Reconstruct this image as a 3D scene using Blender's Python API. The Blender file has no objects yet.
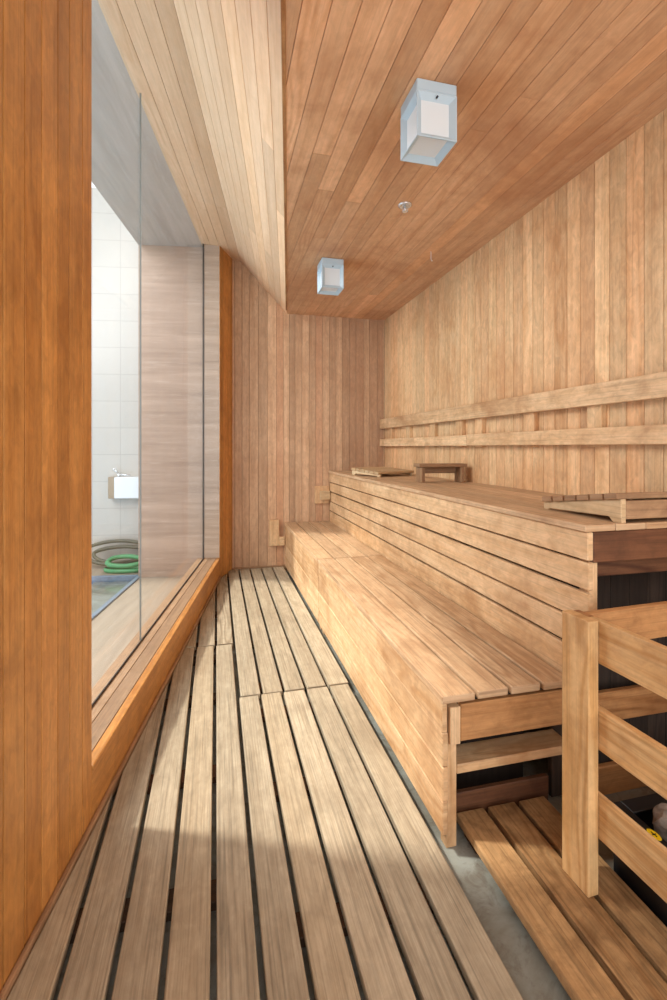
import bpy, bmesh, math, random
from mathutils import Vector, Matrix
from math import radians as R, sin, cos, tan, pi

random.seed(11)
scene = bpy.context.scene
COL = scene.collection

# ------------------------------------------------------------------ camera, world, light
cam_d = bpy.data.cameras.new('camera')
cam = bpy.data.objects.new('camera', cam_d)
COL.objects.link(cam)
CAM_Z = 1.2
cam.location = (0, 0, CAM_Z)
cam.rotation_euler = (R(90), 0, R(-13.98))
cam_d.sensor_fit = 'VERTICAL'
cam_d.sensor_height = 36.0
cam_d.lens = 472 / 1000 * 36.0
cam_d.shift_y = -0.053
cam_d.clip_start = 0.02
scene.camera = cam

world = bpy.data.worlds.new('sky')
scene.world = world
world.use_nodes = True
wn = world.node_tree.nodes
wn['Background'].inputs[0].default_value = (0.90, 0.95, 1.0, 1)
wn['Background'].inputs[1].default_value = 0.85

sun_d = bpy.data.lights.new('sun', 'SUN')
sun_d.energy = 1.9
sun_d.angle = R(4)
sun_d.color = (1.0, 0.94, 0.86)
sun = bpy.data.objects.new('sun', sun_d)
COL.objects.link(sun)
sun_dir = Vector((0.793, -0.31, -0.851 * tan(R(52))))
sun.rotation_euler = sun_dir.to_track_quat('-Z', 'Y').to_euler()

# added fill light behind the camera, brightens the interior
rear_fill_d = bpy.data.lights.new('rear_fill', 'AREA')
rear_fill_d.shape = 'RECTANGLE'; rear_fill_d.size = 2.0; rear_fill_d.size_y = 2.3
rear_fill_d.energy = 19
rear_fill_d.color = (1.0, 0.98, 0.97)
rear_fill_l = bpy.data.objects.new('rear_fill', rear_fill_d)
COL.objects.link(rear_fill_l)
rear_fill_l.location = (0.65, -0.88, 1.25)
rear_fill_l.rotation_euler = (R(90), 0, 0)

# added fill light over the pool, strengthens the light through the glass
pool_fill_d = bpy.data.lights.new('pool_fill', 'AREA')
pool_fill_d.shape = 'RECTANGLE'; pool_fill_d.size = 2.4; pool_fill_d.size_y = 2.2
pool_fill_d.energy = 66
pool_fill_d.color = (1.0, 0.98, 0.97)
pool_fill_l = bpy.data.objects.new('pool_fill', pool_fill_d)
COL.objects.link(pool_fill_l)
pool_fill_l.location = (-2.5, 2.5, 3.4)
pool_fill_l.rotation_euler = (Vector((0.9, 2.4, 0.8)) - pool_fill_l.location).to_track_quat('-Z', 'Y').to_euler()

sc_v = scene.view_settings
sc_v.view_transform = 'Standard'
sc_v.look = 'None'
sc_v.gamma = 1.0
sc_v.use_curve_mapping = False
sc_v.exposure = 1.03
try:
    scene.cycles.use_denoising = True
    scene.cycles.max_bounces = 12
    scene.cycles.diffuse_bounces = 8
    scene.cycles.transparent_max_bounces = 16
except Exception:
    pass

# ------------------------------------------------------------------ materials
def lin(c):
    out = []
    for v in c:
        v = v / 255.0
        out.append(v / 12.92 if v <= 0.04045 else ((v + 0.055) / 1.055) ** 2.4)
    return (out[0], out[1], out[2], 1)

class NT:
    def __init__(self, name):
        self.m = bpy.data.materials.new(name)
        self.m.use_nodes = True
        self.t = self.m.node_tree
        self.b = self.t.nodes['Principled BSDF']
    def n(self, typ, **kw):
        nd = self.t.nodes.new(typ)
        for k, v in kw.items():
            setattr(nd, k, v)
        return nd
    def l(self, a, b):
        self.t.links.new(a, b)
    def math(self, op, a, b=None, c=None):
        nd = self.n('ShaderNodeMath', operation=op)
        for i, v in enumerate((a, b, c)):
            if v is None: continue
            if isinstance(v, (int, float)): nd.inputs[i].default_value = v
            else: self.l(v, nd.inputs[i])
        return nd.outputs[0]
    def mix(self, f, a, b, blend='MIX'):
        nd = self.n('ShaderNodeMix', data_type='RGBA', blend_type=blend)
        for sock, v in ((nd.inputs[0], f), (nd.inputs[6], a), (nd.inputs[7], b)):
            if isinstance(v, (int, float)): sock.default_value = v
            elif isinstance(v, tuple): sock.default_value = v
            else: self.l(v, sock)
        return nd.outputs[2]
    def comb(self, x, y, z):
        nd = self.n('ShaderNodeCombineXYZ')
        for i, v in enumerate((x, y, z)):
            if isinstance(v, (int, float)): nd.inputs[i].default_value = v
            else: self.l(v, nd.inputs[i])
        return nd.outputs[0]
    def noise(self, vec, scale=1.0, detail=3.0, rough=0.5, dist=0.0):
        nd = self.n('ShaderNodeTexNoise')
        self.l(vec, nd.inputs['Vector'])
        nd.inputs['Scale'].default_value = scale
        nd.inputs['Detail'].default_value = detail
        nd.inputs['Roughness'].default_value = rough
        nd.inputs['Distortion'].default_value = dist
        return nd.outputs[0]
    def rng(self, v, a, b, c, d):
        nd = self.n('ShaderNodeMapRange')
        self.l(v, nd.inputs[0])
        for i, q in enumerate((a, b, c, d)):
            nd.inputs[i + 1].default_value = q
        return nd.outputs[0]

def wood(name, light, dark, stain, rough=0.55, ring=0.35, fine=0.35, var=0.5, blot=0.4, bump=0.15, hue=0.25, tint=(150, 80, 40), stain_scale=1.6, spec=0.35, curl=0.14, pores=0.16):
    """boards: UV is (metres along the grain, metres across); 'plank' holds three random numbers per board"""
    k = NT(name)
    uv = k.n('ShaderNodeUVMap', uv_map='grain')
    su = k.n('ShaderNodeSeparateXYZ'); k.l(uv.outputs[0], su.inputs[0])
    at = k.n('ShaderNodeAttribute', attribute_name='plank')
    sa = k.n('ShaderNodeSeparateColor'); k.l(at.outputs['Color'], sa.inputs[0])
    r1, r2, r3 = sa.outputs[0], sa.outputs[1], sa.outputs[2]
    u, v = su.outputs[0], su.outputs[1]
    off = k.math('MULTIPLY', r3, 60.0)
    # growth rings: contour lines of a stretched noise field
    f = k.noise(k.comb(k.math('MULTIPLY', u, 0.9), k.math('MULTIPLY', v, 7.0), off), 1.0, 2.0, 0.45)
    rings = k.math('SINE', k.math('MULTIPLY', f, 62.0))
    rings = k.math('POWER', k.rng(rings, -1, 1, 0, 1), 1.8)
    # fine fibres
    g = k.noise(k.comb(k.math('MULTIPLY', u, 5.0), k.math('MULTIPLY', v, 190.0), off), 1.0, 3.0, 0.6)
    g = k.rng(g, 0.3, 0.7, 0, 1)
    # broad streaks along the grain
    s = k.noise(k.comb(k.math('MULTIPLY', u, 1.3), k.math('MULTIPLY', v, 26.0), off), 1.0, 3.0, 0.55)
    s = k.rng(s, 0.3, 0.7, 0, 1)
    # some boards are flat-sawn and show strong figure, most do not
    rw = k.rng(k.math('FRACT', k.math('MULTIPLY', r3, 7.31)), 0.62, 0.72, ring * 0.6, min(0.75, ring * 2.2))
    t = k.math('ADD', k.math('MULTIPLY', rings, rw), k.math('MULTIPLY', g, fine))
    t = k.math('ADD', t, k.math('MULTIPLY', s, max(0.0, 1.0 - ring - fine)))
    base = k.mix(t, lin(light), lin(dark))
    # board to board difference: value and hue
    base = k.mix(k.math('MULTIPLY', r2, hue), base, lin(tint), 'MIX')
    val = k.math('ADD', k.math('MULTIPLY', r1, var), 1.0 - var * 0.55)
    base = k.mix(1.0, base, k.comb(val, val, val), 'MULTIPLY')
    # dark pore lines
    po = k.noise(k.comb(k.math('MULTIPLY', u, 2.2), k.math('MULTIPLY', v, 120.0), k.math('ADD', off, 9.0)), 1.0, 2.0, 0.5)
    po = k.rng(po, 0.54, 0.66, 1.0, 1.0 - pores)
    base = k.mix(1.0, base, k.comb(po, po, po), 'MULTIPLY')
    # curly figure, short flecks across the grain
    cu = k.noise(k.comb(k.math('MULTIPLY', u, 16.0), k.math('MULTIPLY', v, 34.0), off), 1.0, 4.0, 0.65, 0.8)
    cu = k.rng(cu, 0.35, 0.68, 1.0 + curl * 0.45, 1.0 - curl)
    base = k.mix(1.0, base, k.comb(cu, cu, cu), 'MULTIPLY')
    # stains and old water marks
    geo = k.n('ShaderNodeTexCoord')
    b = k.noise(geo.outputs['Object'], stain_scale, 5.0, 0.62, 0.6)
    b = k.rng(b, 0.48, 0.72, 0, 1)
    base = k.mix(k.math('MULTIPLY', b, blot), base, lin(stain))
    b2 = k.noise(geo.outputs['Object'], stain_scale * 6, 4.0, 0.6, 0.4)
    b2 = k.rng(b2, 0.5, 0.8, 0, 1)
    base = k.mix(k.math('MULTIPLY', b2, blot * 0.6), base, lin(stain))
    k.l(base, k.b.inputs['Base Color'])
    k.b.inputs['Roughness'].default_value = rough
    k.b.inputs['Specular IOR Level'].default_value = spec
    bp = k.n('ShaderNodeBump')
    bp.inputs['Strength'].default_value = bump
    bp.inputs['Distance'].default_value = 0.004
    k.l(t, bp.inputs['Height'])
    k.l(bp.outputs[0], k.b.inputs['Normal'])
    return k.m

def plain(name, c, rough=0.5, metal=0.0, spec=0.5, var=0.0, scale=8.0, c2=None):
    k = NT(name)
    geo = k.n('ShaderNodeTexCoord')
    b = k.noise(geo.outputs['Object'], scale, 5.0, 0.6)
    b = k.rng(b, 0.35, 0.7, 0, 1)
    col = k.mix(k.math('MULTIPLY', b, var), lin(c), lin(c2 or tuple(x * 0.6 for x in c)))
    k.l(col, k.b.inputs['Base Color'])
    k.b.inputs['Roughness'].default_value = rough
    k.b.inputs['Metallic'].default_value = metal
    k.b.inputs['Specular IOR Level'].default_value = spec
    return k.m

M = {}
M['right'] = wood('cedar_wall_light', (239, 206, 161), (206, 163, 115), (184, 124, 74), ring=0.2, fine=0.25, var=0.26, blot=0.55, hue=0.3, tint=(214, 152, 106), stain_scale=1.2, pores=0.12, curl=0.2)
M['back'] = wood('cedar_wall_brown', (213, 177, 142), (180, 140, 105), (152, 108, 74), ring=0.1, fine=0.3, var=0.36, blot=0.4, hue=0.45, tint=(182, 126, 92), stain_scale=1.0, pores=0.1, curl=0.18)
M['left'] = wood('varnished_cedar', (206, 148, 82), (172, 112, 52), (118, 66, 24), rough=0.42, ring=0.15, fine=0.35, var=0.24, blot=0.5, hue=0.3, tint=(184, 116, 50), stain_scale=2.2, bump=0.08, curl=0.2)
M['sill'] = wood('sill_board', (168, 138, 108), (132, 102, 76), (106, 78, 56), rough=0.4, ring=0.2, fine=0.35, tint=(166, 130, 98))  # greyed base colour carries the sky reflected in the inner boards
M['ceil'] = wood('cedar_ceiling', (236, 192, 150), (206, 156, 114), (160, 104, 66), ring=0.2, fine=0.22, var=0.3, blot=0.6, hue=0.4, tint=(190, 136, 88), stain_scale=1.3, curl=0.1, pores=0.07)
M['slope'] = wood('cedar_ceiling_pale', (234, 202, 168), (212, 174, 136), (196, 150, 106), ring=0.15, fine=0.25, var=0.3, blot=0.3, hue=0.3, tint=(214, 172, 126), stain_scale=1.0, curl=0.06, pores=0.07)
M['floor'] = wood('weathered_slats', (200, 186, 160), (142, 126, 102), (112, 96, 76), rough=0.6, ring=0.24, fine=0.46, var=0.24, blot=0.42, hue=0.3, tint=(182, 156, 118), stain_scale=1.7, bump=0.35, pores=0.24)
M['floor_dark'] = wood('damp_slats', (200, 162, 114), (150, 110, 70), (92, 62, 36), rough=0.5, ring=0.22, fine=0.35, var=0.2, blot=0.9, hue=0.2, tint=(160, 116, 72), stain_scale=3.4, bump=0.25, curl=0.25, pores=0.28)
M['bench'] = wood('bench_cedar', (238, 206, 164), (202, 160, 114), (152, 104, 62), rough=0.5, ring=0.2, fine=0.28, var=0.16, blot=0.7, hue=0.2, tint=(210, 156, 98), stain_scale=2.4, bump=0.15, curl=0.18)
M['seat'] = wood('bench_seat_worn', (222, 190, 152), (172, 134, 98), (144, 104, 70), rough=0.5, ring=0.22, fine=0.42, var=0.24, blot=0.45, hue=0.2, tint=(180, 134, 86), stain_scale=2.8, bump=0.3, curl=0.14, pores=0.26)
M['dark'] = wood('bench_end_dark', (120, 80, 54), (78, 46, 30), (54, 30, 20), rough=0.5, ring=0.3, fine=0.3, var=0.2, blot=0.5, hue=0.2, tint=(90, 50, 32), stain_scale=4)
M['joint'] = wood('bench_apron', (204, 154, 102), (160, 110, 66), (112, 68, 36), rough=0.5, ring=0.25, fine=0.35, var=0.2, blot=0.45, hue=0.2, tint=(160, 92, 46), stain_scale=5)
M['pale'] = wood('pale_headrest', (222, 196, 156), (184, 150, 108), (150, 112, 74), rough=0.6, ring=0.25, fine=0.3, var=0.2, blot=0.35, hue=0.2, tint=(176, 140, 98), stain_scale=6)
M['brown'] = wood('brown_headrest', (180, 144, 108), (138, 104, 74), (96, 62, 38), rough=0.6, ring=0.25, fine=0.3, var=0.2, blot=0.35, hue=0.2, tint=(140, 98, 62), stain_scale=6)
M['guard'] = wood('guard_cedar', (232, 196, 144), (200, 156, 102), (140, 92, 50), rough=0.5, ring=0.3, fine=0.3, var=0.14, blot=0.42, hue=0.15, tint=(206, 146, 80), stain_scale=5, bump=0.12)
M['batten'] = wood('dark_batten', (92, 66, 44), (58, 40, 26), (40, 28, 20), rough=0.7)
M['under'] = wood('under_bench_shade', (70, 56, 46), (44, 34, 28), (30, 24, 20), rough=0.8, tint=(60, 46, 38))  # dark tone standing in for the shade below the benches
M['back_void'] = plain('gap_backing', (46, 30, 20), rough=0.9, spec=0.1)

def concrete():
    k = NT('damp_concrete')
    geo = k.n('ShaderNodeTexCoord')
    a = k.rng(k.noise(geo.outputs['Object'], 5.0, 6.0, 0.65, 0.5), 0.35, 0.68, 0, 1)
    b = k.rng(k.noise(geo.outputs['Object'], 14.0, 5.0, 0.7, 0.8), 0.5, 0.72, 0, 1)
    c = k.mix(a, lin((146, 150, 142)), lin((112, 106, 92)))
    c = k.mix(k.math('MULTIPLY', b, 0.7), c, lin((84, 66, 48)))
    k.l(c, k.b.inputs['Base Color'])
    k.b.inputs['Roughness'].default_value = 0.45
    return k.m
M['concrete'] = concrete()

def travertine(name, c1, c2, c3, axis):
    k = NT(name)
    geo = k.n('ShaderNodeTexCoord')
    s = k.n('ShaderNodeSeparateXYZ'); k.l(geo.outputs['Object'], s.inputs[0])
    x, y, z = s.outputs
    if axis == 'z':
        vec = k.comb(k.math('MULTIPLY', x, 0.9), k.math('MULTIPLY', y, 0.9), k.math('MULTIPLY', z, 15.0))
    else:
        vec = k.comb(k.math('MULTIPLY', x, 12.0), k.math('MULTIPLY', y, 1.0), z)
    a = k.rng(k.noise(vec, 1.0, 5.0, 0.6, 0.3), 0.3, 0.7, 0, 1)
    b = k.rng(k.noise(vec, 3.0, 4.0, 0.7, 0.6), 0.55, 0.75, 0, 1)
    c = k.mix(a, lin(c1), lin(c2))
    c = k.mix(k.math('MULTIPLY', b, 0.5), c, lin(c3))
    k.l(c, k.b.inputs['Base Color'])
    k.b.inputs['Roughness'].default_value = 0.45
    return k.m
M['trav'] = travertine('travertine', (178, 154, 136), (148, 126, 110), (204, 186, 170), 'z')
M['trav_ceil'] = travertine('travertine_soffit', (184, 176, 168), (158, 150, 142), (198, 190, 182), 'y')
M['trav_floor'] = travertine('travertine_paving', (160, 148, 132), (138, 126, 110), (176, 164, 150), 'y')

def tiles(name, c, grout, w, h, rough=0.3, plane='xz', mortar=0.004):
    k = NT(name)
    geo = k.n('ShaderNodeTexCoord')
    s = k.n('ShaderNodeSeparateXYZ'); k.l(geo.outputs['Object'], s.inputs[0])
    vec = k.comb(s.outputs[0], s.outputs[2] if plane == 'xz' else s.outputs[1], 0.0)
    br = k.n('ShaderNodeTexBrick')
    br.offset = 0.0
    k.l(vec, br.inputs['Vector'])
    br.inputs['Color1'].default_value = lin(c)
    br.inputs['Color2'].default_value = lin(tuple(min(255, x * 0.975) for x in c))
    br.inputs['Mortar'].default_value = lin(grout)
    br.inputs['Scale'].default_value = 1.0
    br.inputs['Mortar Size'].default_value = mortar
    br.inputs['Brick Width'].default_value = w
    br.inputs['Row Height'].default_value = h
    k.l(br.outputs['Color'], k.b.inputs['Base Color'])
    k.b.inputs['Roughness'].default_value = rough
    return k.m
M['tile'] = tiles('white_wall_tile', (190, 187, 180), (172, 168, 162), 0.28, 0.28, 0.3)
M['pool_tile'] = tiles('pale_blue_pool_tile', (168, 214, 246), (206, 230, 246), 0.10, 0.10, 0.3, 'xy')

def water():
    k = NT('pool_water')
    gm = k.n('ShaderNodeNewGeometry'); fr = k.n('ShaderNodeFresnel')
    k.l(k.rng(gm.outputs['Backfacing'], 0, 1, 1.33, 1 / 1.33), fr.inputs[0])
    tr = k.n('ShaderNodeBsdfTransparent'); tr.inputs[0].default_value = (0.95, 0.985, 1.0, 1)
    gl = k.n('ShaderNodeBsdfGlossy'); gl.inputs['Roughness'].default_value = 0.02
    geo = k.n('ShaderNodeTexCoord')
    bp = k.n('ShaderNodeBump'); bp.inputs['Strength'].default_value = 0.08
    k.l(k.noise(geo.outputs['Object'], 9.0, 2.0), bp.inputs['Height'])
    k.l(bp.outputs[0], gl.inputs['Normal'])
    mx = k.n('ShaderNodeMixShader')
    k.l(fr.outputs[0], mx.inputs[0]); k.l(tr.outputs[0], mx.inputs[1]); k.l(gl.outputs[0], mx.inputs[2])
    k.l(mx.outputs[0], k.t.nodes['Material Output'].inputs[0])
    return k.m
M['water'] = water()

def glass():
    k = NT('clear_glass')
    gm = k.n('ShaderNodeNewGeometry')
    fr = k.n('ShaderNodeFresnel')
    k.l(k.rng(gm.outputs['Backfacing'], 0, 1, 1.45, 1 / 1.45), fr.inputs[0])   # a thin sheet reflects alike from both faces
    tr = k.n('ShaderNodeBsdfTransparent'); tr.inputs[0].default_value = (0.985, 0.992, 0.988, 1)
    gl = k.n('ShaderNodeBsdfGlossy'); gl.inputs['Roughness'].default_value = 0.0
    mx = k.n('ShaderNodeMixShader')
    k.l(k.math('MULTIPLY', fr.outputs[0], 0.42), mx.inputs[0]); k.l(tr.outputs[0], mx.inputs[1]); k.l(gl.outputs[0], mx.inputs[2])
    k.l(mx.outputs[0], k.t.nodes['Material Output'].inputs[0])
    return k.m
M['glass'] = glass()
M['gasket'] = plain('dark_gasket', (58, 50, 44), 0.6)
M['seal'] = plain('clear_silicone', (120, 122, 118), 0.4)
M['lamp_frame'] = plain('lamp_frame_sky_tint', (184, 206, 218), 0.35, var=0.1)  # bluish cast of reflected sky put into the base colour
M['lamp_panel'] = plain('frosted_lamp_panel', (216, 226, 230), 0.3)
M['chrome'] = plain('chrome', (226, 230, 232), 0.25, 0.7)
M['black'] = plain('black_metal', (22, 22, 24), 0.45, 0.0, 0.5, 0.3)
M['stone'] = plain('grey_heater_stone', (158, 148, 138), 0.85, 0, 0.3, 0.8, 26, (84, 76, 70))
M['yellow'] = plain('yellow_sticker', (250, 216, 20), 0.5)
M['ink'] = plain('sticker_ink', (30, 26, 10), 0.6)
M['green'] = plain('green_hose', (74, 150, 100), 0.5, var=0.3)
M['hose'] = plain('grey_green_hose', (92, 94, 78), 0.5, var=0.4)
M['white'] = plain('white_enamel', (226, 232, 236), 0.3)
M['beige'] = plain('beige_side', (156, 140, 118), 0.5)
M['coping'] = plain('pool_edge_tile', (112, 130, 150), 0.35, var=0.5, scale=30)
M['marker'] = plain('depth_marker', (44, 52, 64), 0.4)

# ------------------------------------------------------------------ mesh helpers
class MB:
    """collects boards into one mesh with grain UVs and three random numbers per board"""
    def __init__(self):
        self.bm = bmesh.new()
        self.uv = self.bm.loops.layers.uv.new('grain')
        self.ca = self.bm.loops.layers.color.new('plank')
    def _paint(self, faces, axis, ou=None, ov=None, rnd=None):
        ou = random.uniform(0, 40) if ou is None else ou
        ov = random.uniform(0, 40) if ov is None else ov
        c = rnd or (random.random(), random.random(), random.random(), 1.0)
        others = [i for i in range(3) if i != axis]
        for f in faces:
            n = f.normal
            a, b = others
            use = a if abs(n[a]) < abs(n[b]) else b
            for lp in f.loops:
                co = lp.vert.co
                if abs(n[axis]) > 0.8:      # end grain
                    lp[self.uv].uv = (co[a] * 0.3 + ou, co[b] + ov)
                else:
                    lp[self.uv].uv = (co[axis] + ou, co[use] + ov + (3.3 if use == b else 0))
                lp[self.ca] = c
    def box(self, lo, hi, axis=1, bev=0.002, seg=1, mat=None, mi=0, clip=None):
        """board from corner lo to corner hi, grain along axis; clip = list of (point, normal) cutting away the normal side"""
        t = bmesh.new()
        bmesh.ops.create_cube(t, size=1.0)
        c = [(a + b) / 2 for a, b in zip(lo, hi)]
        s = [abs(b - a) for a, b in zip(lo, hi)]
        for v in t.verts:
            v.co = Vector((v.co[0] * s[0] + c[0], v.co[1] * s[1] + c[1], v.co[2] * s[2] + c[2]))
        for p, nn in (clip or []):
            g = t.verts[:] + t.edges[:] + t.faces[:]
            if not g: break
            res = bmesh.ops.bisect_plane(t, geom=g, plane_co=Vector(p), plane_no=Vector(nn), clear_outer=True)
            ed = [e for e in res['geom_cut'] if isinstance(e, bmesh.types.BMEdge)]
            if ed: bmesh.ops.contextual_create(t, geom=ed)
        if not t.faces:
            t.free(); return
        bev = min(bev, 0.3 * min(s))
        if bev > 0:
            bmesh.ops.bevel(t, geom=t.edges[:], offset=bev, segments=seg, affect='EDGES', profile=0.5, clamp_overlap=True)
        self.merge(t, axis, mat, mi)
    def prism(self, pts, axis, lo, hi, grain, bev=0.002, mat=None, mi=0):
        """polygon pts in the two other axes, extruded along axis"""
        t = bmesh.new()
        oth = [i for i in range(3) if i != axis]
        def mk(p, h):
            q = [0, 0, 0]; q[oth[0]], q[oth[1]] = p; q[axis] = h
            return t.verts.new(q)
        a = [mk(p, lo) for p in pts]; b = [mk(p, hi) for p in pts]
        t.faces.new(a); t.faces.new(b)
        for i in range(len(pts)):
            j = (i + 1) % len(pts)
            t.faces.new((a[i], a[j], b[j], b[i]))
        bmesh.ops.recalc_face_normals(t, faces=t.faces[:])
        if bev > 0:
            bmesh.ops.bevel(t, geom=t.edges[:], offset=bev, segments=1, affect='EDGES', clamp_overlap=True)
        self.merge(t, grain, mat, mi)
    def merge(self, t, axis=1, mat=None, mi=0, rnd=None):
        bmesh.ops.recalc_face_normals(t, faces=t.faces[:])
        t.normal_update()
        vm = {}
        new = []
        for v in t.verts: vm[v] = self.bm.verts.new(v.co)
        for f in t.faces:
            try: nf = self.bm.faces.new([vm[v] for v in f.verts])
            except ValueError: continue
            nf.material_index = mi
            nf.smooth = f.smooth
            new.append(nf)
        for f in new: f.normal_update()
        self._paint(new, axis, rnd=rnd)
        if mat is not None:
            vs = {v for f in new for v in f.verts}
            for v in vs: v.co = mat @ v.co
        t.free()
    def cyl(self, p, q, r, r2=None, seg=16, smooth=True, mi=0):
        p, q = Vector(p), Vector(q)
        t = bmesh.new()
        d = q - p
        bmesh.ops.create_cone(t, cap_ends=True, segments=seg, radius1=r, radius2=r if r2 is None else r2, depth=d.length)
        m = Matrix.Translation((p + q) / 2) @ d.to_track_quat('Z', 'Y').to_matrix().to_4x4()
        for v in t.verts: v.co = m @ v.co
        for f in t.faces: f.smooth = smooth and len(f.verts) == 4
        self.merge(t, 2, mi=mi)
    def lathe(self, prof, origin, seg=24, mi=0):
        t = bmesh.new()
        rows = []
        for r, z in prof:
            rows.append([t.verts.new((origin[0] + r * cos(2 * pi * i / seg), origin[1] + r * sin(2 * pi * i / seg), origin[2] + z)) for i in range(seg)])
        for a, b in zip(rows, rows[1:]):
            for i in range(seg):
                j = (i + 1) % seg
                f = t.faces.new((a[i], a[j], b[j], b[i])); f.smooth = True
        t.faces.new(rows[0]); t.faces.new(rows[-1])
        self.merge(t, 2, mi=mi)
    def tube(self, pts, r, seg=8, mi=0):
        t = bmesh.new()
        pts = [Vector(p) for p in pts]
        rows = []
        for i, p in enumerate(pts):
            d = (pts[min(i + 1, len(pts) - 1)] - pts[max(i - 1, 0)]).normalized()
            up = Vector((0, 0, 1)) if abs(d.z) < 0.95 else Vector((1, 0, 0))
            a = d.cross(up).normalized(); b = d.cross(a)
            rows.append([t.verts.new(p + r * (cos(2 * pi * k / seg) * a + sin(2 * pi * k / seg) * b)) for k in range(seg)])
        for a, b in zip(rows, rows[1:]):
            for i in range(seg):
                j = (i + 1) % seg
                f = t.faces.new((a[i], a[j], b[j], b[i])); f.smooth = True
        t.faces.new(rows[0]); t.faces.new(rows[-1])
        self.merge(t, 1, mi=mi)
    def build(self, name, mats, parent=None):
        me = bpy.data.meshes.new(name)
        self.bm.normal_update()
        self.bm.to_mesh(me); self.bm.free()
        for m in (mats if isinstance(mats, (list, tuple)) else [mats]):
            me.materials.append(m)
        o = bpy.data.objects.new(name, me)
        COL.objects.link(o)
        if parent is not None: o.parent = parent
        return o

def tag(o, label, cat, group=None):
    o['label'] = label; o['category'] = cat
    if group: o['group'] = group
    return o
def thing(name, label, cat, loc=(0, 0, 0), rz=0.0, group=None):
    o = bpy.data.objects.new(name, None)
    o.empty_display_size = 0.1
    COL.objects.link(o)
    o.location = loc; o.rotation_euler = (0, 0, rz)
    return tag(o, label, cat, group)
def structure(o, loc=None, rz=None):
    o['kind'] = 'structure'
    if loc is not None: o.location = loc
    if rz is not None: o.rotation_euler = (0, 0, rz)
    return o
def one(name, mat, parent, lo, hi, axis=1, bev=0.002, seg=1, clip=None):
    b = MB(); b.box(lo, hi, axis, bev, seg, clip=clip)
    return b.build(name, mat, parent)

# ------------------------------------------------------------------ room dimensions (metres; z = 0 on top of the duckboards)
XR = 1.741            # right wall face
YB = 4.75             # back wall face
YN = -0.9             # how far the room is built behind the camera
ZC = 2.55             # flat ceiling
ZT = 3.07             # ceiling over the window
ZF = -0.055           # concrete
AL = math.atan(0.149) # the window wall runs at an angle to the benches
P0 = Vector((-0.386, 1.656, 0))           # foot of the near window jamb
D = Vector((sin(AL), cos(AL), 0))         # along the window wall
N = Vector((cos(AL), -sin(AL), 0))        # into the room
LM = Matrix.Translation(P0) @ Matrix.Rotation(-AL, 4, 'Z')   # window-wall frame: x into room, y along the wall
XS = 0.615            # soffit edge, distance from the window wall
WIN = 2.856           # far jamb
GX = -0.15            # glass plane
SILL = 0.18
PF = P0 + D * WIN                          # far jamb foot
PC = Vector((0.158, YB, 0))                # back left corner

def left_frame(o):
    o.location = P0; o.rotation_euler = (0, 0, -AL)
    return structure(o)

# ---- concrete floor
b = MB(); b.box((-1.1, YN, ZF - 0.1), (XR + 0.1, YB + 0.1, ZF), 1, 0)
structure(b.build('floor', M['concrete']))

# ---- right wall: vertical tongue and groove planks
b = MB(); y = YN
while y < YB:
    w = 0.0895
    b.box((XR, y + 0.0013, ZF), (XR + 0.02, min(y + w - 0.0013, YB), ZC + 0.02), 2, 0.0015)
    y += w
b.box((XR + 0.017, YN, ZF), (XR + 0.06, YB + 0.06, ZC + 0.02), 2, 0, mi=1)
structure(b.build('wall_right', [M['right'], M['back_void']]))

# ---- back wall
def ceil_z(x):
    lx = (Vector((x, YB, 0)) - P0).dot(N)
    pts = [(-0.3, ZT), (0.0, ZT), (0.155, 3.04), (XS, ZC), (9, ZC)]
    for (a, za), (c, zc) in zip(pts, pts[1:]):
        if a <= lx <= c: return za + (zc - za) * (lx - a) / (c - a)
    return ZT
b = MB(); x = 0.12
while x < XR:
    w = random.choice([0.06, 0.07, 0.075, 0.09])
    b.box((x + 0.001, YB, ZF), (min(x + w, XR) - 0.001, YB + 0.02, max(ceil_z(x), ceil_z(x + w)) + 0.02), 2, 0.0022)
    x += w
b.box((0.12, YB + 0.017, ZF), (XR + 0.02, YB + 0.06, ZT + 0.02), 2, 0, mi=1)
structure(b.build('wall_back', [M['back'], M['back_void']]))
b = MB(); b.box((0.16, YB - 0.022, -0.035), (0.70, YB, 0.012), 0, 0.004)
structure(b.build('baseboard_back', M['brown']))

# ---- left wall, near part: vertical planks up to the jamb, in the window-wall frame
b = MB(); y = 0.0
while y > -2.7:
    w = random.choice([0.07, 0.078, 0.085])
    b.box((-0.02, y - w + 0.0022, ZF), (0, y - 0.0022, ZT + 0.02), 2, 0.0006)
    y -= w
b.box((-0.14, -2.7, ZF), (-0.018, -0.002, ZT + 0.02), 2, 0, mi=1)
left_frame(b.build('wall_left', [M['left'], M['back_void']]))
# low wall under the window and the angled return beside it
b = MB()
b.box((-0.02, 0.0, ZF), (0, WIN, SILL - 0.02), 1, 0.002)
b.box((-0.20, 0.0, ZF), (-0.018, WIN, SILL - 0.02), 1, 0)
left_frame(b.build('wall_under_window', M['left']))
b = MB()
ret = PC - PF
L = ret.length
y = 0
while y < L - 0.001:
    w = min(0.085, L - y)
    b.box((-0.02, y + 0.0005, ZF), (0, y + w - 0.0005, ZT + 0.02), 2, 0.002)
    y += w
b.box((-0.06, 0.04, ZF), (-0.018, L, ZT + 0.02), 2, 0)
o = structure(b.build('wall_left_return', M['left']), PF, -math.atan2(ret.x, ret.y))
# sill boards
b = MB()
b.box((-0.028, 0.0, SILL - 0.02), (0.006, WIN, SILL), 1, 0.004, 2)
b.box((-0.095, 0.0, SILL - 0.02), (-0.0295, WIN, SILL - 0.001), 1, 0.002, mi=1)
b.box((-0.20, 0.0, SILL - 0.02), (-0.0965, WIN, SILL - 0.001), 1, 0.002, mi=1)
left_frame(b.build('trim_1', [M['left'], M['sill']]))['label'] = 'wooden window sill'
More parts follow.
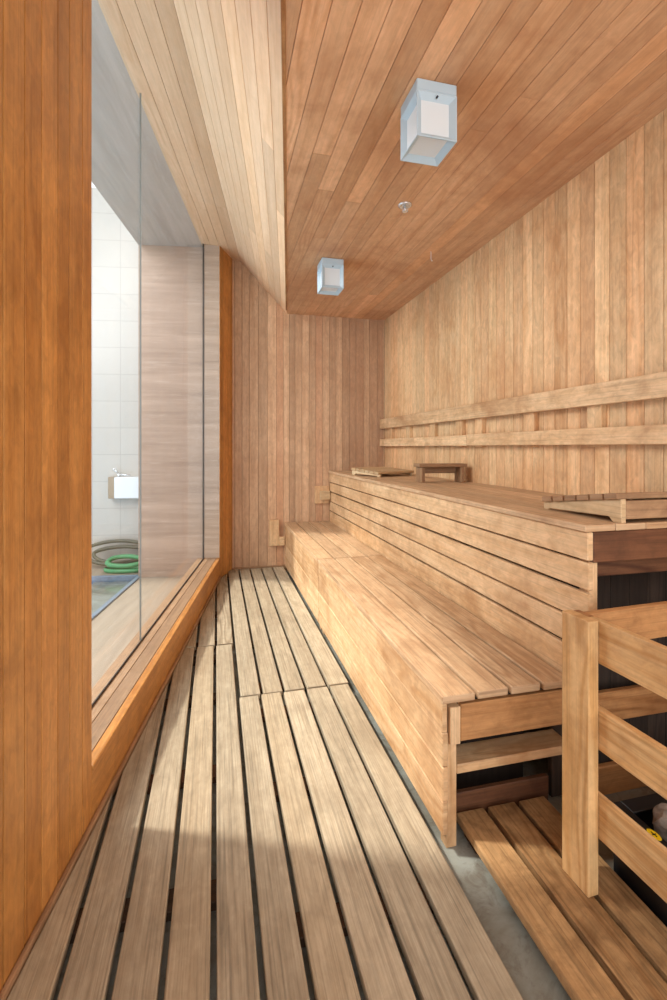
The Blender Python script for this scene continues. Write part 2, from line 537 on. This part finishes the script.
# quarter round at the foot of the wall
b = MB(); b.box((0.0, -2.7, -0.03), (0.014, WIN, 0.012), 1, 0.005, 2)
left_frame(b.build('baseboard_left', M['brown']))

# ---- window: two big panes and a narrow return pane
win = bpy.data.objects.new('window_1', None); COL.objects.link(win)
left_frame(win)
for lo, hi in (((GX - 0.005, -0.4, SILL), (GX + 0.005, 0.9972, ZT)), ((GX - 0.005, 0.9992, SILL), (GX + 0.005, WIN - 0.0045, ZT)), ((GX + 0.008, WIN - 0.012, SILL), (-0.002, WIN - 0.002, ZT))):
    one('pane', M['glass'], win, lo, hi, 2, 0)
one('seal', M['seal'], win, (GX - 0.0045, 0.9974, SILL), (GX + 0.0045, 0.999, ZT), 2, 0)
one('seal', M['gasket'], win, (GX - 0.006, WIN - 0.004, SILL), (GX + 0.0075, WIN + 0.004, ZT), 2, 0)
one('glazing_bead', M['gasket'], win, (GX + 0.006, 0.0, SILL), (GX + 0.012, WIN - 0.013, SILL + 0.008), 1, 0.001)

# ---- ceiling: flat boards over the benches, sloping boards up to the window
b = MB(); x = -0.45
soff = P0 + N * XS
clip = [(soff, tuple(-N))]
while x < XR:
    w = 0.088
    y = YN
    cuts = [YN, random.uniform(0.3, 4.2), YB + 0.02]
    for y0, y1 in zip(cuts, cuts[1:]):
        b.box((x + 0.001, y0 + 0.0006, ZC), (min(x + w, XR + 0.02) - 0.001, y1 - 0.0006, ZC + 0.02), 1, 0.001, clip=clip)
    x += w
b.box((-0.45, YN, ZC + 0.017), (XR + 0.06, YB + 0.06, ZC + 0.06), 1, 0, mi=2, clip=clip)
# sloping part (window-wall frame)
prof = [(XS, ZC), (0.155, 3.04), (GX - 0.02, ZT)]
for k in range(2):
    (xa, za), (xb, zb) = prof[k], prof[k + 1]
    ln = math.hypot(xb - xa, zb - za)
    ang = math.atan2(zb - za, xb - xa)
    n = round(ln / 0.082)
    w = ln / n
    loc = LM @ Matrix.Translation((xa, 0, za)) @ Matrix.Rotation(-ang, 4, 'Y')
    for i in range(n):
        s = random.uniform(-0.5, 2.4)
        for y0, y1 in ((-2.8, s), (s, 3.35)):
            # far end follows the back wall
            b.box((i * w + 0.001, y0 + 0.0006, 0.0), ((i + 1) * w - 0.001, y1 - 0.0006, -0.02), 1, 0.001, mat=loc, mi=1)
    b.box((0, -2.8, -0.018), (ln, 3.35, -0.05), 1, 0, mat=loc, mi=2)
ceiling = structure(b.build('ceiling', [M['ceil'], M['slope'], M['back_void']]))
# edge strip where the two ceilings meet
b = MB()
b.box((XS - 0.012, -2.7, ZC - 0.006), (XS + 0.004, 3.09, ZC + 0.022), 1, 0.002)
left_frame(b.build('trim_2', M['joint']))

# ---- outside the glass (window-wall frame)
b = MB(); b.box((-0.755, 2.95, -0.4), (-0.02, 3.6, ZT + 0.4), 2, 0)
b.box((GX + 0.010, WIN + 0.002, -0.1), (-0.004, 2.949, ZT + 0.02), 2, 0)
left_frame(b.build('wall_outside_stone', M['trav']))
b = MB(); b.box((-0.755, -2.8, ZT + 0.005), (GX - 0.02, 2.955, ZT + 0.3), 1, 0)
left_frame(b.build('ceiling_outside', M['trav_ceil']))
b = MB(); b.box((-4.2, 3.55, -0.4), (-0.76, 3.7, 3.9), 2, 0)
left_frame(b.build('wall_outside_tiled', M['tile']))
b = MB()
b.box((-0.735, -2.8, -0.5), (-0.2, 2.95, -0.01), 1, 0)
b.box((-4.2, 3.02, -0.5), (-0.735, 3.56, -0.01), 1, 0)
left_frame(b.build('floor_outside', M['trav_floor']))
b = MB(); b.box((-4.2, -2.8, -0.52), (-0.735, 3.02, -0.16), 1, 0)
b.box((-4.2, -2.8, -0.3), (-4.1, 3.02, -0.01), 1, 0)
left_frame(b.build('floor_pool', M['pool_tile']))
b = MB(); b.box((-0.775, -2.8, -0.14), (-0.7355, 3.02, 0.002), 1, 0.004)
left_frame(b.build('trim_3', M['coping']))
b = MB(); b.box((-4.1, 2.99, -0.14), (-0.7755, 3.0195, 0.0), 1, 0.004)
left_frame(b.build('trim_4', M['coping']))
b = MB(); b.box((-4.1, -2.8, -0.05), (-0.776, 2.989, -0.04), 1, 0)
o = left_frame(b.build('pool_water', M['water']))
o['kind'] = 'stuff'; tag(o, 'pale blue pool water seen through the glass', 'water')

def lw(x, y, z): return LM @ Vector((x, y, z))

# ------------------------------------------------------------------ floor duckboards
wall_clip = [(P0 + N * 0.016, tuple(-N)), (PF + Vector((0.016, 0, 0)), (-ret.y, ret.x, 0))]
def duckboard(label, edges, y0, y1, mat, clip=None, battens=(), skew=0.0, group=None, gap=0.015, th=0.028):
    t = thing('duckboard', label, 'duckboard', (0, 0, ZF), 0, group)
    lx0, lx1 = edges[0], edges[-1]
    zt = -ZF
    sh = lambda c: [((Vector(p) - Vector((0, 0, ZF))), nn) for p, nn in c] if c else None
    for xa, xb in zip(edges, edges[1:]):
        dy = random.uniform(-0.004, 0.004)
        bb = MB(); bb.box((xa + gap / 2, y0 + dy, zt - th), (xb - gap / 2, y1 + dy, zt), 1, 0.004, 2, clip=sh(clip))
        if len(bb.bm.faces): bb.build('slat', mat, t)
        else: bb.bm.free()
    for yb in battens:
        bb = MB(); bb.box((lx0 + 0.02, yb - 0.035, 0.0), (lx1 - 0.02, yb + 0.035, zt - th - 0.0005), 0, 0.002, clip=sh(clip))
        if len(bb.bm.faces): bb.build('cross_batten', M['batten'], t)
        else: bb.bm.free()
    return t
G = 'slatted duckboards on the aisle floor'
duckboard('long weathered wooden duckboard nearest the camera, along the left wall under the window', [-0.80, -0.685, -0.57, -0.456, -0.343, -0.229, -0.118, -0.006, 0.101], -0.3, 2.945, M['floor'], wall_clip, (0.2, 0.85, 1.35, 1.85, 2.4, 2.85), group=G)
duckboard('weathered wooden duckboard nearest the camera, against the front of the low bench', [0.101, 0.206, 0.314, 0.431, 0.548, 0.657], -0.3, 2.305, M['floor'], None, (0.2, 0.8, 1.2, 1.7, 2.2), group=G)
duckboard('far narrow duckboard beside the window sill, reaching the back wall', [-0.34, -0.226, -0.112, 0.0, 0.108], 2.957, 4.72, M['floor'], wall_clip, (3.05, 3.6, 4.2, 4.6), group=G)
duckboard('far wooden duckboard between the window side board and the low bench, at back wall', [0.108, 0.218, 0.326, 0.436, 0.546, 0.664], 2.318, 4.72, M['floor'], None, (2.45, 3.0, 3.6, 4.2, 4.6), group=G)
duckboard('damp reddish duckboard carrying the guard post, in front of the open bench end', [0.757, 0.872, 0.988, 1.103], -0.3, 1.405, M['floor_dark'], None, (0.3, 0.85, 1.34), group=G)

# ------------------------------------------------------------------ benches
XB = 0.672; XU = 1.137; YE = 1.326; ZS = 0.44; ZU = 0.954; YM = 3.14
def low_bench(label, y0, y1, near):
    t = thing('low_bench', label, 'bench', (0, 0, ZF), 0, 'low bench sections')
    z = -ZF
    n = 4; w = (XU + 0.001 - (XB - 0.004)) / n
    for i in range(n):
        xa = XB - 0.004 + i * w
        one('seat_slat', M['seat'], t, (xa + (0 if i == 0 else 0.005), y0 - (0.012 if near else 0) + random.uniform(-.003, .003) * near, z + ZS - 0.026), (xa + w - 0.005, y1, z + ZS), 1, 0.005, 3)
    tops = [ZS - 0.0265, 0.318, 0.212, 0.106, 0.002]
    for i, (a, c) in enumerate(zip(tops, tops[1:])):
        dx = 0.0 if i == 0 else 0.004
        one('front_board', M['bench'], t, (XB + dx, y0 + 0.002 * (i % 2), z + c + (0.002 if i < 3 else 0)), (XB + dx + 0.02, y1, z + a), 1, 0.003)
    ys = [y0 + 0.02, y1 - 0.05]
    for yy in ys:
        one('leg', M['bench'], t, (XB + 0.026, yy, 0), (XB + 0.062, yy + 0.04, z + ZS - 0.028), 2, 0.002)
        yr = yy + 0.30 if yy < y0 + 0.03 else yy
        one('leg', M['bench'], t, (XU - 0.08, yr, 0), (XU - 0.044, yr + 0.04, z + ZS - 0.028), 2, 0.002)
    if near:
        one('end_apron', M['joint'], t, (XB + 0.063, y0 - 0.004, z + 0.288), (XU - 0.004, y0 + 0.018, z + 0.402), 0, 0.003)
        one('corner_block', M['bench'], t, (XB + 0.026, y0 - 0.006, z + 0.282), (XB + 0.0615, y0 + 0.0185, z + 0.398), 2, 0.002)
        one('floor_rail', M['dark'], t, (XB + 0.063, y0 + 0.10, 0), (XU - 0.002, y0 + 0.12, z + 0.045), 0, 0.003)
        one('shade_panel', M['under'], t, (XB + 0.065, y0 + 0.24, 0), (XU - 0.004, y0 + 0.26, z + ZS - 0.028), 2, 0.002)  # added dark sheet, makes the hollow under the low bench read as shade
        one('stretcher', M['bench'], t, (XB + 0.063, y0 + 0.02, z + 0.17), (XU + 0.024, y0 + 0.115, z + 0.20), 0, 0.003)
    else:
        one('end_apron', M['bench'], t, (XB + 0.063, y1 - 0.03, z + 0.288), (XU - 0.004, y1 - 0.008, z + 0.402), 0, 0.003)
    return t
low_bench('long low wooden bench with open near end, seat slats running along the room', YE, YM - 0.014, True)
low_bench('short low wooden bench section touching the back wall, beyond the front seam', YM, YB - 0.003, False)

up = thing('high_bench', 'tall upper wooden bench with slatted riser along the right wall', 'bench', (0, 0, ZF))
z = -ZF; YU = 1.25
xs = [XU - 0.012, 1.24, 1.36, 1.48, 1.60, 1.739]
for i, (a, c) in enumerate(zip(xs, xs[1:])):
    one('top_board', M['seat'], up, (a + (0.0008 if i else 0), YU - 0.004, z + ZU - 0.022), (c - 0.0008, YB - 0.003, z + ZU), 1, 0.003, 2)
pit = (ZU - 0.024 - ZS) / 5
for i in range(5):
    top = ZU - 0.024 - i * pit
    one('riser_board', M['bench'], up, (XU + (0 if i == 0 else 0.003), YU + (0.0 if i < 3 else 0.03), z + (top - pit + 0.008 + 0.003 * (i % 2) if i < 4 else 0.38)), (XU + 0.022, YB - 0.003, z + top), 1, 0.003)
one('end_apron', M['dark'], up, (XU + 0.024, YU + 0.002, z + 0.832), (1.739, YU + 0.024, z + 0.931), 0, 0.003)
one('end_rail', M['dark'], up, (XU + 0.064, YU + 0.05, z + 0.772), (1.739, YU + 0.072, z + 0.828), 0, 0.003)
for yy in (YU + 0.026, 3.0, YB - 0.06):
    zl = z + 0.0005 if yy < 1.4 else 0
    one('leg', M['bench'], up, (XU + 0.026, yy, zl), (XU + 0.062, yy + 0.04, z + ZU - 0.024), 2, 0.002)
    one('leg', M['bench'], up, (1.69, yy, zl), (1.726, yy + 0.04, z + ZU - 0.024), 2, 0.002)
one('end_rail', M['joint'], up, (XU + 0.064, YE + 0.06, z + 0.225), (1.688, YE + 0.082, z + 0.332), 0, 0.003)
one('end_rail', M['joint'], up, (XU + 0.064, YE + 0.085, z - 0.054), (1.688, YE + 0.107, z + 0.05), 0, 0.003)

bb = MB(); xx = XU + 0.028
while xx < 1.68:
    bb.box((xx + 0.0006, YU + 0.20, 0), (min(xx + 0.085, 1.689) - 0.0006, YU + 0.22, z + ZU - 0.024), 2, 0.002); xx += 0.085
bb.build('shade_panel', M['under'], up)  # added dark planks, stand in for the shade under the high bench
# end cleats of the benches on the back wall
t = thing('wall_cleat', 'pale L shaped wooden cleat on the back wall left of the low bench end', 'wood block', (0.62, YB, 0.2))
one('upright', M['right'], t, (-0.105, -0.035, 0.012), (-0.005, -0.001, 0.272), 2, 0.003)
one('arm', M['right'], t, (-0.0045, -0.035, 0.012), (0.05, -0.001, 0.1), 0, 0.003)
for c in t.children: c.parent = t
t = thing('wall_cleat', 'small wooden cleat with pale square block on back wall beside the riser', 'wood block', (1.08, YB, 0.6))
one('backing_board', M['right'], t, (-0.10, -0.022, 0.02), (0.055, -0.001, 0.20), 2, 0.003)
one('block', M['pale'], t, (-0.05, -0.06, 0.06), (0.055, -0.0225, 0.15), 0, 0.004)

# ------------------------------------------------------------------ backrest rails on the right wall
t = thing('backrest', 'long two-rail wooden backrest fixed along the right wall above upper bench', 'backrest', (XR, 2.0, 1.2))
def bk(name, mat, y0, y1, z0, z1, x0=-0.058, x1=-0.031, ax=1, bev=0.004):
    one(name, mat, t, (x0, y0 - 2.0, z0 - 1.2), (x1, y1 - 2.0, z1 - 1.2), ax, bev, 2)
bk('rail', M['bench'], -0.6, YB - 0.01, 1.392, 1.492)
bk('rail', M['bench'], -0.6, 2.948, 1.210, 1.288)
bk('rail', M['bench'], 2.952, YB - 0.01, 1.208, 1.284)
for yb in (0.2, 0.78, 1.32, 1.80, 2.27, 2.80, 3.06, 3.50, 4.0, 4.45):
    bk('batten', M['right'], yb, yb + 0.085, 1.20, 1.48, -0.0305, -0.0005, 2, 0.002)

# ------------------------------------------------------------------ things on the upper bench
def headrest(label, loc, rz, top, hi=0.078, lo=0.028):
    t = thing('headrest', label, 'headrest', loc, rz, 'slatted wedge headrests')
    W = 0.19; Lh = 0.185
    side = [(-Lh, 0.0), (-Lh + 0.035, 0.0), (-Lh + 0.05, 0.016), (Lh - 0.03, 0.006), (Lh - 0.028, 0.0), (Lh, 0.0), (Lh, lo), (-Lh, hi)]
    for s in (-1, 1):
        bb = MB(); bb.prism(side, 0, s * W - (0.0 if s < 0 else 0.02), s * W + (0.02 if s < 0 else 0.0), 1, 0.002)
        bb.build('side_board', M['pale'], t)
    one('end_board', M['brown'], t, (-W + 0.021, -Lh + 0.001, 0.012), (W - 0.021, -Lh + 0.02, hi - 0.006), 0, 0.002)
    sl = math.atan2(lo - hi, 2 * Lh)
    n = 6; w = 2 * Lh / cos(sl) / n
    for i in range(n):
        bb = MB()
        m = Matrix.Translation((0, -Lh, hi + 0.0005)) @ Matrix.Rotation(sl, 4, 'X')
        bb.box((-W - 0.012, i * w + 0.004, 0.0), (W + 0.012, (i + 1) * w - 0.004, 0.02), 0, 0.003, 2, mat=m)
        bb.build('slat', top, t)
    return t
headrest('slatted wooden wedge headrest on the near end of the upper bench, cut by the frame', (1.455, 1.435, ZU), R(0), M['brown'])
headrest('slatted wooden wedge headrest at the far end of the upper bench near back wall', (1.40, 3.87, ZU), R(201), M['pale'], 0.045, 0.022)
t = thing('headrest_stool', 'small brown bridge-shaped wooden headrest with two legs against right wall', 'headrest', (1.535, 3.03, ZU), R(-4))
one('top_board', M['brown'], t, (-0.185, -0.06, 0.108), (0.165, 0.06, 0.130), 0, 0.003)
for s in (-0.168, 0.12):
    one('leg', M['brown'], t, (s, -0.055, 0), (s + 0.026, 0.055, 0.1075), 2, 0.003)
one('stretcher', M['brown'], t, (-0.1415, 0.03, 0.06), (0.1195, 0.05, 0.107), 0, 0.002)

# ------------------------------------------------------------------ heater guard
t = thing('heater_guard', 'wooden guard railing with square post and three rails around the heater', 'railing', (0.98, 1.1, 0), R(3))
def gp(name, lo, hi, ax, mat=None, bev=0.003):
    one(name, mat or M['guard'], t, [a - c for a, c in zip(lo, (0.98, 1.1, 0))], [a - c for a, c in zip(hi, (0.98, 1.1, 0))], ax, bev, 2)
gp('post', (0.957, 1.054, 0.0005), (0.992, 1.148, 0.735), 2)
gp('rail', (0.9945, 0.06, 0.618), (1.016, 1.09, 0.733), 1)
gp('rail', (0.9945, 0.06, 0.386), (1.016, 1.09, 0.496), 1)
gp('rail', (0.9945, 0.06, 0.148), (1.016, 1.09, 0.260), 1)
gp('corner_batten', (0.9945, 1.0915, 0.0005), (1.018, 1.148, 0.732), 2, M['joint'])
gp('rail', (1.019, 1.125, 0.625), (1.728, 1.148, 0.725), 0, M['joint'])

# ------------------------------------------------------------------ heater behind the guard
t = thing('heater', 'low black metal heater with grey stones behind the guard rails', 'heater', (1.41, 0.72, ZF))
HZ = 0.17 - ZF
b = MB()
b.box((-0.30, -0.45, 0.0), (0.30, 0.406, 0.02), 1, 0.004)
for lo, hi, ax in (((-0.30, -0.45, 0.0205), (-0.285, 0.406, HZ), 1), ((0.285, -0.45, 0.0205), (0.30, 0.406, HZ), 1),
                   ((-0.2845, 0.391, 0.0205), (0.2845, 0.406, HZ), 0), ((-0.2845, -0.45, 0.0205), (0.2845, -0.435, HZ), 0)):
    b.box(lo, hi, ax, 0.003)
b.build('casing', M['black'], t)
b = MB()
b.box((-0.30, -0.45, HZ + 0.0005), (-0.275, 0.406, HZ + 0.006), 1, 0.002)
b.box((0.257, -0.45, HZ + 0.0005), (0.30, 0.406, HZ + 0.006), 1, 0.002)
b.box((-0.2745, 0.36, HZ + 0.0005), (0.2565, 0.406, HZ + 0.006), 0, 0.002)
b.box((-0.2565, -0.45, HZ + 0.0005), (0.2565, -0.40, HZ + 0.006), 0, 0.002)
b.build('top_rim', M['black'], t)
b = MB()
for i in range(14):
    b.box((-0.2845, -0.42 + i * 0.056, HZ - 0.06), (0.2845, -0.41 + i * 0.056, HZ - 0.053), 0, 0.001)
b.build('grate', M['black'], t)
# sticker: yellow oval with a dark mark, lying on the rim
b = MB()
def oval(b, cx, cy, z0, rx, ry, mi=0, seg=28):
    tt = bmesh.new()
    f1 = [tt.verts.new((cx + rx * cos(2 * pi * i / seg), cy + ry * sin(2 * pi * i / seg), z0)) for i in range(seg)]
    f2 = [tt.verts.new((v.co.x, v.co.y, z0 + 0.0006)) for v in f1]
    tt.faces.new(f1); tt.faces.new(f2)
    for i in range(seg):
        j = (i + 1) % seg
        tt.faces.new((f1[i], f1[j], f2[j], f2[i]))
    b.merge(tt, 1, mi=mi)
zs = HZ + 0.0062
oval(b, -0.2875, 0.285, zs, 0.0115, 0.020)
b.box((-0.289, 0.276, zs + 0.0007), (-0.286, 0.294, zs + 0.0012), 1, 0, mi=1)
b.box((-0.294, 0.2835, zs + 0.0007), (-0.281, 0.2865, zs + 0.0011), 0, 0, mi=1)
o = b.build('sticker', [M['yellow'], M['ink']], t); o['label'] = 'yellow oval sticker with dark mark'
from mathutils import noise as mn
def stone(r, idx):
    tt = bmesh.new()
    bmesh.ops.create_icosphere(tt, subdivisions=3, radius=r)
    for v in tt.verts:
        d = v.co.normalized()
        # blunt broken faces
        k = min(1.0, *(0.80 / max(1e-3, d.dot(q)) for q in planes(idx)))
        k *= 1 + 0.10 * mn.noise(d * 3 + Vector((idx * 3.1, idx * 1.7, 0)))
        v.co = d * r * k
        v.co.z *= 0.75
    bb = MB(); bb.merge(tt, 1)
    return bb.build('heater_stone', M['stone'])
def planes(idx):
    rr = random.Random(idx)
    out = [Vector((0, 0, 1))]
    for _ in range(9):
        out.append(Vector((rr.uniform(-1, 1), rr.uniform(-1, 1), rr.uniform(-0.6, 0.6))).normalized())
    return out
kk = 0
for iy in range(5):
    for ix in range(4):
        r = random.uniform(0.0575, 0.060)
        o = stone(r, kk)
        o.location = (1.41 - 0.208 + ix * 0.1265, 0.72 + 0.292 - iy * 0.1265, ZF + HZ - 0.036 + r * 0.76)
        o.rotation_euler = (0, 0, random.uniform(0, 6))
        tag(o, 'rough grey stone lying in the black heater behind the guard', 'stone', 'heater stones')
        kk += 1

# ------------------------------------------------------------------ ceiling lamps
def lamp(label, x0, y0, w, h):
    t = thing('ceiling_lamp', label, 'lamp', (x0 + w / 2, y0 + w / 2, ZC), 0, 'white box ceiling lamps')
    a = w / 2
    b = MB(); b.box((-a, -a, -0.042), (a, a, -0.0005), 0, 0.003); b.build('base', M['lamp_frame'], t)
    # frame: each face a mitred frame falling inwards to a frosted panel
    b = MB(); p = MB()
    zt, zb = -0.0425, -h
    fr = 0.024; dp = 0.018
    def face(o, ux, uy, nn, W, H):
        tt = bmesh.new()
        o, ux, uy, nn = map(Vector, (o, ux, uy, nn))
        outer = [o - ux * W - uy * H, o + ux * W - uy * H, o + ux * W + uy * H, o - ux * W + uy * H]
        lip = 0.004
        mid = [o - ux * (W - lip) - uy * (H - lip), o + ux * (W - lip) - uy * (H - lip), o + ux * (W - lip) + uy * (H - lip), o - ux * (W - lip) + uy * (H - lip)]
        W2, H2 = W - fr, H - fr
        inn = [o + nn * -dp + q for q in (-ux * W2 - uy * H2, ux * W2 - uy * H2, ux * W2 + uy * H2, -ux * W2 + uy * H2)]
        A = [tt.verts.new(v) for v in outer]; B = [tt.verts.new(v) for v in mid]; C = [tt.verts.new(v) for v in inn]
        for S, T in ((A, B), (B, C)):
            for i in range(4):
                j = (i + 1) % 4
                f = tt.faces.new((S[i], S[j], T[j], T[i]))
        for f in tt.faces:
            f.normal_update()
            if f.normal.dot(nn) < 0: f.normal_flip()
        vm = [b.bm.verts.new(v.co) for v in tt.verts]; tt.verts.index_update()
        for f in tt.faces: b.bm.faces.new([vm[v.index] for v in f.verts])
        tt.free()
        qs = [p.bm.verts.new(o + nn * (-dp) + q) for q in (-ux * W2 - uy * H2, ux * W2 - uy * H2, ux * W2 + uy * H2, -ux * W2 + uy * H2)]
        f = p.bm.faces.new(qs); f.normal_update()
        if f.normal.dot(nn) < 0: f.normal_flip()
    zc = (zt + zb) / 2; H = (zt - zb) / 2
    face((0, -a, zc), (1, 0, 0), (0, 0, 1), (0, -1, 0), a, H)
    face((0, a, zc), (1, 0, 0), (0, 0, 1), (0, 1, 0), a, H)
    face((-a, 0, zc), (0, 1, 0), (0, 0, 1), (-1, 0, 0), a, H)
    face((a, 0, zc), (0, 1, 0), (0, 0, 1), (1, 0, 0), a, H)
    face((0, 0, zb), (1, 0, 0), (0, 1, 0), (0, 0, -1), a, a)
    b.build('frame', M['lamp_frame'], t)
    p.build('diffuser', M['lamp_panel'], t)
    b = MB(); b.cyl((0.0, -a - 0.003, zt - 0.016), (0.0, -a + 0.004, zt - 0.016), 0.004, seg=10); b.build('screw', M['marker'], t)
    return t
lamp('larger looking white box lamp on the flat ceiling, nearer the camera', 0.712, 1.597, 0.160, 0.212)
lamp('smaller looking white box lamp on the flat ceiling near the back wall', 0.731, 3.275, 0.160, 0.212)

# sprinkler
t = thing('sprinkler', 'small round chrome sprinkler head set in the wooden ceiling', 'sprinkler', (1.023, 2.459, ZC))
b = MB(); b.lathe([(0.039, -0.0005), (0.039, -0.004), (0.034, -0.008), (0.024, -0.009), (0.022, -0.006)], (0, 0, 0)); b.build('escutcheon', M['chrome'], t)
b = MB(); b.cyl((0, 0, -0.0092), (0, 0, -0.034), 0.008, 0.005, 12); b.cyl((0, 0, -0.034), (0, 0, -0.037), 0.017, seg=16)
b.box((-0.014, -0.002, -0.033), (-0.011, 0.002, -0.0095), 2, 0); b.box((0.011, -0.002, -0.033), (0.014, 0.002, -0.0095), 2, 0)
b.build('nozzle', M['chrome'], t)
b = MB()
b.tube([(0, 0, -0.0005), (0.001, 0, -0.02), (0.0, 0.0, -0.045), (0.003, 0, -0.062), (0.008, 0, -0.066), (0.011, 0, -0.060)], 0.0022, 8)
o = b.build('ceiling_hook', M['white']); o.location = (1.44, 3.0, ZC)
tag(o, 'thin pale wire hook hanging from the ceiling beyond the sprinkler', 'hook')

# ------------------------------------------------------------------ things outside the glass
b_loc = lw(-1.02, 3.55, 0.97)
t = thing('wall_dispenser', 'white box with beige side strip and small tap on tiled wall outside', 'dispenser', b_loc, -AL)
one('front_panel', M['white'], t, (-0.13, -0.10, -0.30 + 0.0), (0.17, -0.001, -0.08), 0, 0.006)
one('side_panel', M['beige'], t, (-0.195, -0.085, -0.30), (-0.131, -0.001, -0.08), 2, 0.004)
b = MB()
b.cyl((-0.10, -0.05, -0.0795), (-0.10, -0.05, -0.045), 0.012); b.cyl((-0.10, -0.05, -0.055), (0.02, -0.07, -0.062), 0.008)
b.cyl((-0.10, -0.05, -0.045), (-0.14, -0.06, 0.0), 0.008); b.lathe([(0.001, 0.014), (0.012, 0.01), (0.014, 0), (0.012, -0.01), (0.001, -0.014)], (-0.14, -0.06, 0.0), 12)
b.build('tap', M['chrome'], t)

def loop_pts(cx, cy, z, rx, ry, a0, a1, n, tilt=0.0, wob=0.02, ph=0):
    out = []
    for i in range(n + 1):
        a = a0 + (a1 - a0) * i / n
        out.append(lw(cx + rx * cos(a) * (1 + wob * sin(3 * a + ph)), cy + ry * sin(a) * (1 + wob * cos(2 * a + ph)), z + tilt * (0.5 + 0.5 * sin(a))))
    return out
b = MB()
b.tube(loop_pts(-1.10, 3.40, 0.03, 0.32, 0.09, 0.2, 2 * pi * 1.1, 50, 0.20, 0.06) + loop_pts(-1.06, 3.40, 0.05, 0.27, 0.085, 2 * pi * 1.1, 2 * pi * 2.2, 50, 0.12, 0.06), 0.018, 10)
tag(b.build('hose', M['hose']), 'grey coiled hose lying on the ledge beyond the pool', 'hose', None)
b = MB()
b.tube(loop_pts(-0.95, 3.18, 0.012, 0.18, 0.075, 0.0, 2 * pi * 2.6, 90, 0.0, 0.05), 0.022, 10)
b.tube(loop_pts(-0.95, 3.18, 0.06, 0.17, 0.07, 0.5, 2 * pi * 2.4, 80, 0.06, 0.08, 2), 0.022, 10)
tag(b.build('hose', M['green']), 'green coiled hose lying on the ledge beyond the pool', 'hose', None)
